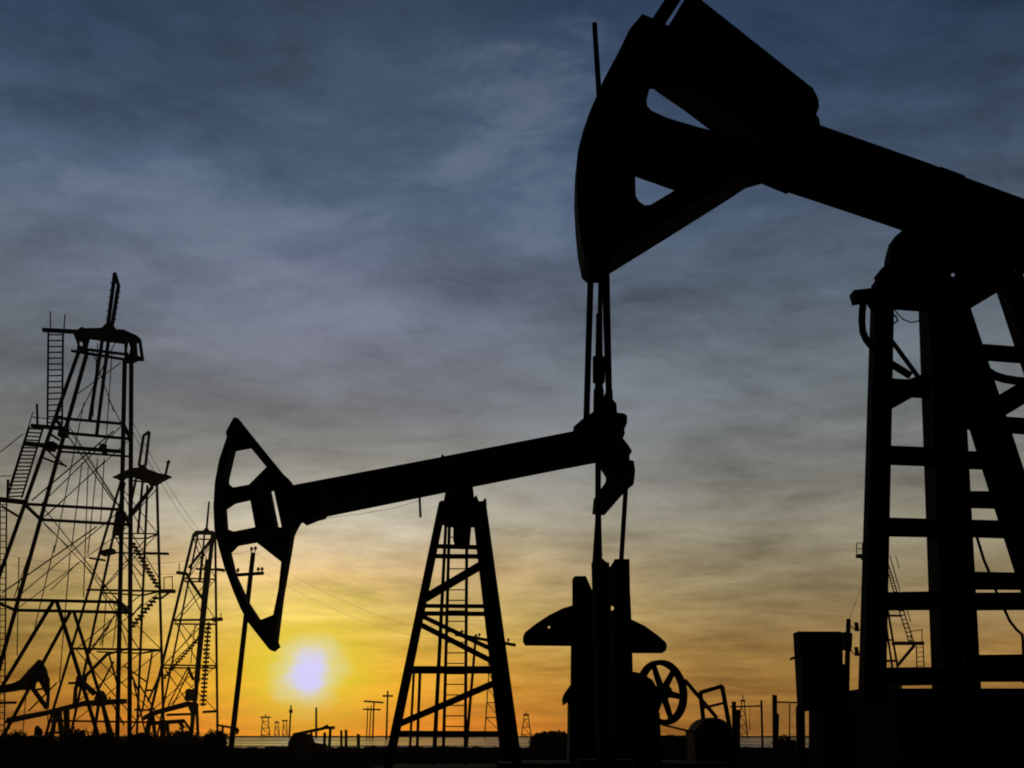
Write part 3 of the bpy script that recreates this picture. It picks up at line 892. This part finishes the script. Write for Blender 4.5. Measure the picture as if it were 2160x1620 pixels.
def far_derrick(px, ytop, wt_, wb_, Y, label, mast_px=0, lean=0, levels=3, wl=2.6):
    d = derrick(px, Y, label)
    yb = gy(Y) + 0.5
    dY = size(wb_, px, 1550, Y) / 2
    for sx in (-1, 1):
        for sy in (-1, 1):
            MB().bar((px + lean + sx * wt_ / 2, ytop), (px + sx * wb_ / 2, yb), wl * 0.8, Y + sy * dY * wt_ / wb_, Y + sy * dY, wl).build('leg', 'rust', d)
    for k in range(levels):
        t = (k + 0.6) / levels
        hw = (wt_ + (wb_ - wt_) * t) / 2
        y = ytop + (yb - ytop) * t
        cx = px + lean * (1 - t)
        for sy in (-1, 1):
            MB().bar((cx - hw, y), (cx + hw, y), wl * 0.7, Y + sy * dY * (wt_ + (wb_ - wt_) * t) / wb_).build('girt', 'rust', d)
        t2 = min(1, t + 1 / levels)
        hw2 = (wt_ + (wb_ - wt_) * t2) / 2
        MB().bar((cx - hw, y), (px + lean * (1 - t2) + hw2, ytop + (yb - ytop) * t2), wl * 0.55, Y).build('brace', 'rust', d)
    MB().bar((px + lean - wt_ * 0.9, ytop), (px + lean + wt_ * 0.9, ytop), wl * 1.6, Y, flat=2.5).build('crown_platform', 'rust', d)
    if mast_px:
        MB().bar((px + lean, ytop), (px + lean, ytop - mast_px), wl * 0.8, Y).build('gin_pole', 'rust', d)
    return d


def lattice(parent, quad_rows, Yl, wpx, name='tie_rod'):
    """thin crossed tie rods in the panels between girts: rows of (left, right) photo points from top to bottom"""
    for (a, b), (c, d) in zip(quad_rows, quad_rows[1:]):
        MB().bar(a, d, wpx, Yl).build(name, 'rope', parent)
        MB().bar(b, c, wpx, Yl).build(name, 'rope', parent)


lattice(D1, [((134, 880), (262, 893)), ((86, 1064), (256, 1075)), ((30, 1265), (250, 1270))], 58.8, 1.6)
lattice(D1, [((150, 913), (275, 926)), ((87, 1096), (275, 1107)), ((32, 1287), (274, 1292))], 62.5, 1.3)
lattice(D2, [((252, 1030), (315, 1030)), ((240, 1126), (309, 1135)), ((212, 1246), (302, 1250)), ((160, 1370), (298, 1376)), ((112, 1520), (291, 1524))], 99.5, 1.7)
lattice(D2, [((258, 1030), (332, 1030)), ((246, 1126), (333, 1126)), ((214, 1246), (340, 1247)), ((184, 1370), (341, 1371)), ((158, 1521), (345, 1524))], 102.5, 1.5)
lattice(D3, [((409, 1137), (450, 1138)), ((390, 1222), (440, 1224)), ((368, 1308), (434, 1310)), ((344, 1404), (422, 1406)), ((318, 1502), (410, 1502))], 132.5, 1.6)
lattice(D3, [((416, 1137), (454, 1138)), ((396, 1222), (455, 1222)), ((376, 1308), (456, 1308)), ((358, 1404), (457, 1404)), ((340, 1502), (459, 1502))], 135.5, 1.4)
for k, (a, b) in enumerate((((300, 1500), (262, gy(99))), ((326, 1498), (292, 1440)), ((230, 1470), (262, 1530)), ((60, 1500), (120, 1440)), ((262, 1405), (312, 1440)), ((282, 1440), (310, 1560)))):
    MB().bar(a, b, 2.6, 97).build('brace', 'rust', D2)
far_derrick(1040, 1400, 7, 36, 260, 'hazy brown derrick seen between the legs of the middle pumpjack post', 14, -4, 5, 2.6)
far_derrick(560, 1513, 11, 19, 420, 'faint derrick, tallest of the far shore cluster below and left of the sun', 7, 0, 3, 2.0)
far_derrick(584, 1524, 5, 11, 520, 'small faint derrick in the middle of the far shore cluster below the sun', 5, 0, 2, 1.8)
far_derrick(601, 1520, 6, 10, 540, 'narrow faint derrick at the right end of the far shore cluster below the sun', 0, 0, 2, 1.8)
far_derrick(1110, 1508, 7, 22, 400, 'tiny lattice derrick on the shore just right of the middle pumpjack post', 8, 0, 3, 2.2)
far_derrick(1567, 1478, 5, 20, 380, 'tiny faint derrick behind the pipe railing right of the flywheel', 12, 0, 4, 2.2)


# ------------------------------------------------------------------ smaller pumpjacks at the left
def small_pump(px, Y, label):
    return empty('pumpjack', (at(px, 1552, Y).x, Y, 0), label, 'pumpjack', 'pumpjacks of the oil field')


P3 = small_pump(20, 90, 'distant pumpjack at the left picture edge with a solid horsehead facing right')
plate([(26, 1441), (41, 1434), (81, 1391), (85, 1390), (91, 1397), (99, 1412), (104, 1431), (106, 1450), (104, 1474), (101, 1496), (97, 1493), (99, 1470), (99, 1432), (86, 1435), (77, 1441), (75, 1452), (60, 1456), (40, 1456)], 90, 0.6).build('horsehead', 'steel', P3)
plate([(-130, 1462), (0, 1446), (30, 1440), (60, 1444), (60, 1453), (28, 1459), (0, 1463), (-130, 1480)], 90, 0.4).build('walking_beam', 'steel', P3)
bars(P3, 'brace', [((69, 1452), (99, 1494), 7, 90, 90), ((76, 1455), (101, 1451), 4, 90, 90)])
bars(P3, 'leg', [((-38, 1462), (-62, gy(89)), 6, 90, 89), ((-30, 1462), (-12, gy(89)), 6, 90, 89), ((-38, 1462), (-56, gy(91)), 6, 90, 91), ((-30, 1462), (-16, gy(91)), 6, 90, 91)])
MB().bar((-60, 1484), (34, 1482), 5, 90).build('crossbar', 'steel', P3)
MB().bar((101, 1494), (101, gy(90)), 1.6, 90).build('bridle_rope', 'rope', P3)

P4 = small_pump(160, 122, 'distant pumpjack with a long sloping beam and square saddle behind the tallest derrick')
plate([(10, 1524), (14, 1514), (99, 1498), (177, 1478), (250, 1474), (268, 1474), (268, 1484), (247, 1486), (177, 1490), (100, 1509), (14, 1527)], 122, 0.6).build('walking_beam', 'steel', P4)
plate([(198, 1474), (203, 1462), (212, 1454), (220, 1459), (226, 1470), (228, 1480), (222, 1490), (203, 1490)], 122, 0.9).build('saddle_bearing', 'steel', P4)
bars(P4, 'leg', [((118, 1500), (108, gy(121)), 7, 122, 121), ((124, 1500), (132, gy(121)), 8, 122, 121), ((140, 1494), (142, gy(123)), 9, 122, 123), ((208, 1486), (196, gy(123)), 5, 122, 123), ((216, 1486), (232, gy(123)), 5, 122, 123)])
bars(P4, 'crossbar', [((106, 1522), (146, 1520), 5, 122, 122), ((104, 1545), (150, 1545), 5, 122, 122)])
bars(P4, 'pitman', [((160, 1448), (157, 1488), 6, 122, 122), ((177, 1445), (198, 1466), 5, 122, 122)])
MB().bar((145, 1441), (178, 1440), 5, 122).box(at(171, 1438, 122), (1.1, 0.8, 1.3)).build('crank', 'steel', P4)
plate([(72, 1540), (78, 1522), (84, 1534), (90, 1540), (90, 1552), (72, 1552)], 122, 0.9).build('motor', 'steel', P4)

P5 = small_pump(360, 120, 'distant pumpjack with a tilted beam at the foot of the slim derrick')
plate([(298, 1519), (302, 1510), (326, 1498), (399, 1478), (404, 1484), (400, 1490), (330, 1508), (303, 1520)], 120, 0.5).build('walking_beam', 'steel', P5)
bars(P5, 'crossbar', [((352, 1508), (408, 1506), 5, 120, 120), ((316, 1526), (388, 1521), 8, 120, 120), ((284, 1497), (320, 1498), 4, 120, 120)])
bars(P5, 'leg', [((318, 1508), (310, gy(119)), 6, 120, 119), ((322, 1508), (328, gy(119)), 6, 120, 119), ((343, 1520), (344, gy(121)), 9, 120, 121), ((352, 1520), (356, gy(121)), 6, 120, 121)])
bars(P5, 'brace', [((388, 1520), (402, 1540), 4, 120, 120), ((376, 1520), (388, 1536), 6, 120, 120), ((404, 1486), (404, gy(120)), 3.5, 120, 120), ((415, 1486), (418, gy(120)), 5, 120, 120)])
plate([(397, 1494), (399, 1481), (412, 1479), (420, 1486), (414, 1502), (404, 1506)], 120, 0.5).build('horsehead', 'rust', P5)

# low machine by the water
Y6 = 40.0
LM = empty('pump_machine', (at(655, 1552, Y6).x, Y6, 0), 'low dark machine with a slanting beam on stubby posts right under the sun', 'machine')
MB().bar((618, 1550), (684, 1536), 6, Y6).bar((680, 1537), (692, 1531), 6, Y6).bar((684, 1535), (706, 1535), 6, Y6).build('beam', 'rust', LM)
plate([(606, 1590), (608, 1565), (616, 1551), (626, 1549), (640, 1548), (652, 1545), (660, 1552), (664, 1566), (690, 1570), (692, 1590)], Y6, 1.2).build('base', 'rust', LM)
bars(LM, 'post', [((685, 1545), (684, gy(Y6)), 5, Y6, Y6), ((697, 1538), (694, gy(Y6)), 5, Y6, Y6), ((657, 1545), (657, gy(Y6)), 4, Y6, Y6)], 'rust')


Y7 = 55.0
LM2 = empty('pump_machine', (at(482, 1552, Y7).x, Y7, 0), 'low dark machine with a drooping arm right behind the foot of the leaning pole', 'machine')
MB().bar((456, 1529), (490, 1535), 4, Y7).bar((488, 1534), (500, 1538), 6, Y7).build('beam', 'rust', LM2)
plate([(490, 1534), (502, 1535), (505, 1541), (502, 1549), (497, 1549), (498, 1543), (490, 1540)], Y7, 0.25).build('arm', 'rust', LM2)
bars(LM2, 'post', [((470, 1531), (468, gy(Y7)), 4, Y7, Y7), ((488, 1535), (486, gy(Y7)), 4, Y7, Y7)], 'rust')

# ------------------------------------------------------------------ poles and wires
def insulator(m, p, s):
    x, y, z = p
    m.prism_between((x, y, z), (x, y, z + 0.45 * s), 0.10 * s, 0.10 * s, 8)
    m.prism_between((x, y, z + 0.45 * s), (x, y, z + s), 0.32 * s, 0.22 * s, 10)


def pole(top, base, wpx, Y, label, arms=(), name='utility_pole', cat='utility pole', ins=None, mat='wood', wtop=None):
    o = empty(name, (at(base[0], 1552, Y).x, Y, 0), label, cat, 'wooden utility poles')
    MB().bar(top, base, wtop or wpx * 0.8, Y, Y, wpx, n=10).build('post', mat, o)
    for a, b, aw in arms:
        MB().bar(a, b, aw, Y - size(wpx, *top, Y) * 0.7, flat=1.2).build('crossarm', mat, o)
    for q in (ins or ()):
        m = MB()
        insulator(m, at(q[0], q[1], Y - size(wpx, *top, Y) * 0.7), size(q[2], q[0], q[1], Y))
        m.build('insulator', 'porcelain', o)
    return o


pole((534, 1166), (487, gy(44)), 12, 44, 'tall leaning utility pole in front of the sunset beside the low hanging horsehead', [((497, 1213), (556, 1209), 6)], ins=[(530, 1165, 11), (538, 1164, 11), (501, 1210, 11), (544, 1208, 11), (552, 1208, 11)])
pole((1004, 1338), (984, gy(60)), 7, 60, 'thin utility pole with a long tilted crossarm behind the post of the middle pumpjack', [((960, 1338), (1088, 1361), 6)], ins=[(1011, 1345, 9), (1030, 1348, 9), (1072, 1356, 9), (974, 1338, 9)])
pole((1790, 1306), (1782, gy(40)), 14, 40, 'short pole with two side insulators right of the control cabinet', [], ins=None, wtop=9)
sp = [o for o in SC.objects if o.get('label', '').startswith('short pole')][0]
for yy in (1321, 1373):
    m = MB()
    m.pxtube([(1792, yy - 1), (1798, yy + 2), (1803, yy + 8), (1807, yy + 4)], 2.5, 40)
    c = at(1807, yy + 1, 40)
    s = size(1, 1807, yy, 40)
    m.prism_between((c.x, c.y, c.z - 9 * s), (c.x, c.y, c.z + 9 * s), 5 * s, 4 * s, 10)
    m.build('insulator', 'porcelain', sp)
MB().bar((1787, 1335), (1785, 1372), 17, 40).build('transformer_bracket', 'steel', sp)
pole((789, 1481), (786, gy(170)), 3.6, 170, 'far utility pole with a wide single crossarm left of the middle pumpjack post', [((768, 1479), (809, 1482), 3.5)])
pole((776, 1490), (773, gy(200)), 2.6, 200, 'faint far pole close beside the wide crossarm pole, left one of two', [((766, 1496), (790, 1497), 3)])
pole((783, 1488), (779, gy(205)), 2.6, 205, 'faint far pole close beside the wide crossarm pole, right one of two', [((778, 1496), (803, 1497), 3)])
pole((818, 1457), (815, gy(150)), 4.2, 150, 'far utility pole with a short crossarm nearest the post of the middle pumpjack', [((807, 1468), (829, 1468), 3.5)])
pole((614, 1488), (610, gy(260)), 4, 260, 'lone slim mast on the far shore below the sun, thicker at its tip', [((613, 1497), (614, 1504), 6)], name='mast', cat='mast')
pole((667, 1492), (667, gy(260)), 5, 260, 'lone plain mast on the far shore directly below the sun', [], name='mast', cat='mast')
for (x, y0, wd), lb in (((720, 1541, 5), 'left one of the two close dark stumps at the waterline'), ((730, 1540, 6), 'right one of the two close dark stumps at the waterline'), ((756, 1549, 7), 'lone thick stump at the waterline beside the middle pumpjack post')):
    o = MB().bar((x, y0), (x, gy(55)), wd, 55, n=10).bar((x - 1, y0 + 3), (x - 2.2, y0 - 2), wd * 0.4, 55, n=6).build('mooring_post', 'wood')
    tag(o, lb, 'post', 'stumps at the waterline')


def wire(p0, Y0, p1, Y1, sag, wpx, label, group):
    a, b = at(*p0, Y0), at(*p1, Y1)
    pts = []
    for i in range(25):
        t = i / 24
        p = a.lerp(b, t)
        p.z -= sag * 4 * t * (1 - t)
        pts.append(p)
    o = MB().tube(pts, size(wpx, *p0, Y0) / 2, 5).build('overhead_wire', 'rope')
    return tag(o, label, 'wire', group)


wire((532, 1162), 44, (1011, 1343), 60, 0.9, 0.4, 'upper thin wire sagging right from the leaning pole to the tilted crossarm', 'overhead wires')
wire((552, 1205), 44, (1072, 1352), 60, 1.2, 0.4, 'lower thin wire sagging right from the leaning pole to the tilted crossarm', 'overhead wires')
wire((501, 1206), 43.8, (-60, 1176), 60, 0.5, 0.6, 'lower thin wire running left from the leaning pole past the derricks', 'overhead wires')
wire((530, 1162), 44, (-60, 1150), 60, 1.0, 0.6, 'upper thin wire running left from the leaning pole past the derricks', 'overhead wires')
wire((1790, 1308), 40, (1840, 1140), 108, 0.5, 0.9, 'thin wire rising from the short pole by the cabinet to the far derrick', 'overhead wires')
wire((277, 905), 61, (409, 1120), 133, 0.5, 1.2, 'lower thin guy wire from the tallest derrick to the slim derrick', 'guy wires between derricks')
wire((277, 885), 61, (420, 1117), 133, 0.5, 1.2, 'upper thin guy wire from the tallest derrick to the slim derrick', 'guy wires between derricks')

# ------------------------------------------------------------------ control cabinet
YC = 9.2
cb = empty('control_cabinet', (at(1730, 1450, YC).x, YC, 0), 'square dark control cabinet on a pedestal left of the huge pumpjack base', 'cabinet')
plate([(1675, 1335), (1679, 1332), (1774, 1332), (1777, 1335), (1778, 1400), (1788, 1404), (1789, 1490), (1704, 1500), (1682, 1500)], YC, 0.2).build('housing', 'green', cb)
plate([(1688, 1350), (1764, 1350), (1766, 1480), (1692, 1480)], YC - 0.115, 0.025).build('door', 'green', cb)
MB().bar((1682, 1384), (1672, 1389), 5, YC).bar((1672, 1387), (1667, 1392), 4, YC).build('handle', 'steel', cb)
MB().bar((1688, 1490), (1691, 1700), 15, YC).build('leg', 'steel', cb)
plate([(1706, 1470), (1830, 1450), (1830, 1690), (1706, 1690)], YC, 0.5).build('pedestal', 'concrete', cb)
MB().bar((1701, 1473), (1703, 1474), 5, YC).build('bracket', 'steel', cb)

# ------------------------------------------------------------------ pipe railing
YR = 30.0
fr = empty('pipe_railing', (at(1610, 1552, YR).x, YR, 0), 'broken pipe railing with thick posts between the flywheel and the control cabinet', 'railing')
bars(fr, 'post', [((1548, 1480), (1550, gy(YR)), 9, YR, YR), ((1557, 1497), (1557, gy(YR)), 9, YR + 0.3, YR + 0.3), ((1634, 1466), (1635, gy(YR)), 10, YR, YR), ((1639, 1505), (1637, gy(YR)), 9, YR, YR), ((1606, 1477), (1609, gy(YR)), 4.5, YR, YR), ((1666, 1484), (1665, gy(YR)), 2.5, YR, YR)], 'rust', 8)
bars(fr, 'rail', [((1540, 1491), (1608, 1489), 3.5, YR, YR), ((1636, 1481), (1690, 1482), 3.5, YR, YR), ((1582, 1490), (1581, 1540), 1.2, YR, YR)], 'rust', 6)


# ------------------------------------------------------------------ scrub
def shrub(px, wpx, hpx, Y, seed, label, ybase=None):
    rr = random.Random(seed)
    bx = at(px, 1552, Y).x
    o = empty('scrub_bush', (bx, Y, 0), label, 'bush', 'scrub bushes on the flat')
    s = Y * 1.07 / F
    W2, top = wpx * s / 2, 0.6 + (1552 - (1552 - hpx)) * 0 + hpx * s
    gz = ground_z(bx, Y) - 0.03
    lv, st_ = MB(), MB()
    for k in range(14):
        a = rr.uniform(0, 2 * math.pi)
        l = rr.uniform(0.5, 1.0)
        e = Vector((bx + math.cos(a) * W2 * l * 0.8, Y + math.sin(a) * W2 * l * 0.8, gz + (top - gz) * rr.uniform(0.5, 0.95) * (1.15 - 0.6 * l)))
        st_.tube([(bx + rr.uniform(-.1, .1), Y, gz), ((bx + e.x) / 2, (Y + e.y) / 2, gz + (e.z - gz) * 0.6), e], [0.02, 0.014, 0.006], 4)
        for q in range(36):
            c = e + Vector((rr.gauss(0, W2 * 0.17), rr.gauss(0, W2 * 0.17), rr.gauss(0, (top - gz) * 0.13)))
            c.z = max(c.z, gz + 0.02)
            u = Vector((rr.gauss(0, 1), rr.gauss(0, 1), rr.gauss(0, 1))).normalized()
            t = u.orthogonal().normalized()
            L = rr.uniform(0.05, 0.11) * (Y / 45) ** 0.5
            lv.add([c - u * L, c + t * L * 0.4, c + u * L, c - t * L * 0.4], [(0, 1, 2, 3)])
    # a dense dark middle
    for q in range(500):
        a = rr.uniform(0, 2 * math.pi)
        rad = W2 * 0.95 * math.sqrt(rr.random())
        hz = (top - gz) * (1 - (rad / W2) ** 2) * rr.uniform(0.0, 0.85)
        c = Vector((bx + math.cos(a) * rad, Y + math.sin(a) * rad * 0.8, gz + hz + 0.02))
        u = Vector((rr.gauss(0, 1), rr.gauss(0, 1), rr.gauss(0, 0.6))).normalized()
        t = u.orthogonal().normalized()
        L = rr.uniform(0.06, 0.14) * (Y / 45) ** 0.5
        lv.add([c - u * L, c + t * L * 0.5, c + u * L, c - t * L * 0.5], [(0, 1, 2, 3)])
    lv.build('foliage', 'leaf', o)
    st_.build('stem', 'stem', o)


shrub(1164, 76, 9, 44, 1, 'rounded dark bush right against the gearbox of the middle pumpjack')
shrub(1136, 34, 8, 44, 2, 'low dark bush between the middle pumpjack post and the rounded bush')
shrub(455, 44, 11, 46, 3, 'low scrub bush at the foot of the leaning utility pole')
shrub(385, 66, 13, 47, 4, 'wide low scrub bush below the slim derrick')
shrub(300, 52, 8, 47, 5, 'low scrub bush in front of the middle-sized derrick')
shrub(215, 60, 9, 47, 6, 'low scrub bush right of the tallest derrick centre')
shrub(165, 44, 15, 48, 7, 'small scrub mound under the square saddle of the low pumpjack')
shrub(85, 50, 9, 47, 8, 'low scrub bush below the horsehead at the left edge')
shrub(20, 60, 13, 47, 9, 'scrub bush in the bottom left corner of the view')
shrub(1660, 50, 2, 42, 10, 'low bush behind the pipe railing next to the cabinet pedestal')

# ------------------------------------------------------------------ dry grass on the flat
gr = MB()
rg = random.Random(11)
for k in range(5200):
    a = rg.uniform(-33, 33)
    r = rg.uniform(38, 60)
    x, y = r * math.sin(R(a)), r * math.cos(R(a))
    z = ground_z(x, y)
    if z < -0.08:
        continue
    dens = noise.noise(Vector((x * 0.35, y * 0.2, 4.0)))
    if dens < rg.uniform(-0.3, 0.5):
        continue
    h = rg.uniform(0.05, 0.20) * (0.7 + max(0, dens))
    b = rg.uniform(-0.1, 0.1)
    t = rg.uniform(0, math.pi)
    wx_, wy_ = 0.018 * math.cos(t), 0.018 * math.sin(t)
    gr.add([Vector((x - wx_, y - wy_, z - 0.02)), Vector((x + wx_, y + wy_, z - 0.02)), Vector((x + b * 0.4 + wx_ * 0.7, y + wy_ * 0.7, z + h * 0.6)), Vector((x + b, y, z + h)), Vector((x + b * 0.4 - wx_ * 0.7, y - wy_ * 0.7, z + h * 0.6))],
           [(0, 1, 2, 4), (4, 2, 3)])
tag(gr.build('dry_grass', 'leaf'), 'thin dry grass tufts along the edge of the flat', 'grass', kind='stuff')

# ------------------------------------------------------------------ evening haze over the flat
hm = bpy.data.materials.new('evening_haze')
hm.use_nodes = True
ht = hm.node_tree
ht.nodes.clear()
ho = ht.nodes.new('ShaderNodeOutputMaterial')
hv = ht.nodes.new('ShaderNodeVolumePrincipled')
hv.inputs['Color'].default_value = (1.0, 0.93, 0.80, 1)
hv.inputs['Density'].default_value = 0.00016
hv.inputs['Anisotropy'].default_value = 0.85
ht.links.new(hv.outputs[0], ho.inputs['Volume'])
hz = MB().box((0, 0, 17.25), (2760, 2760, 37.5)).build('haze', hm)
tag(hz, kind='stuff')
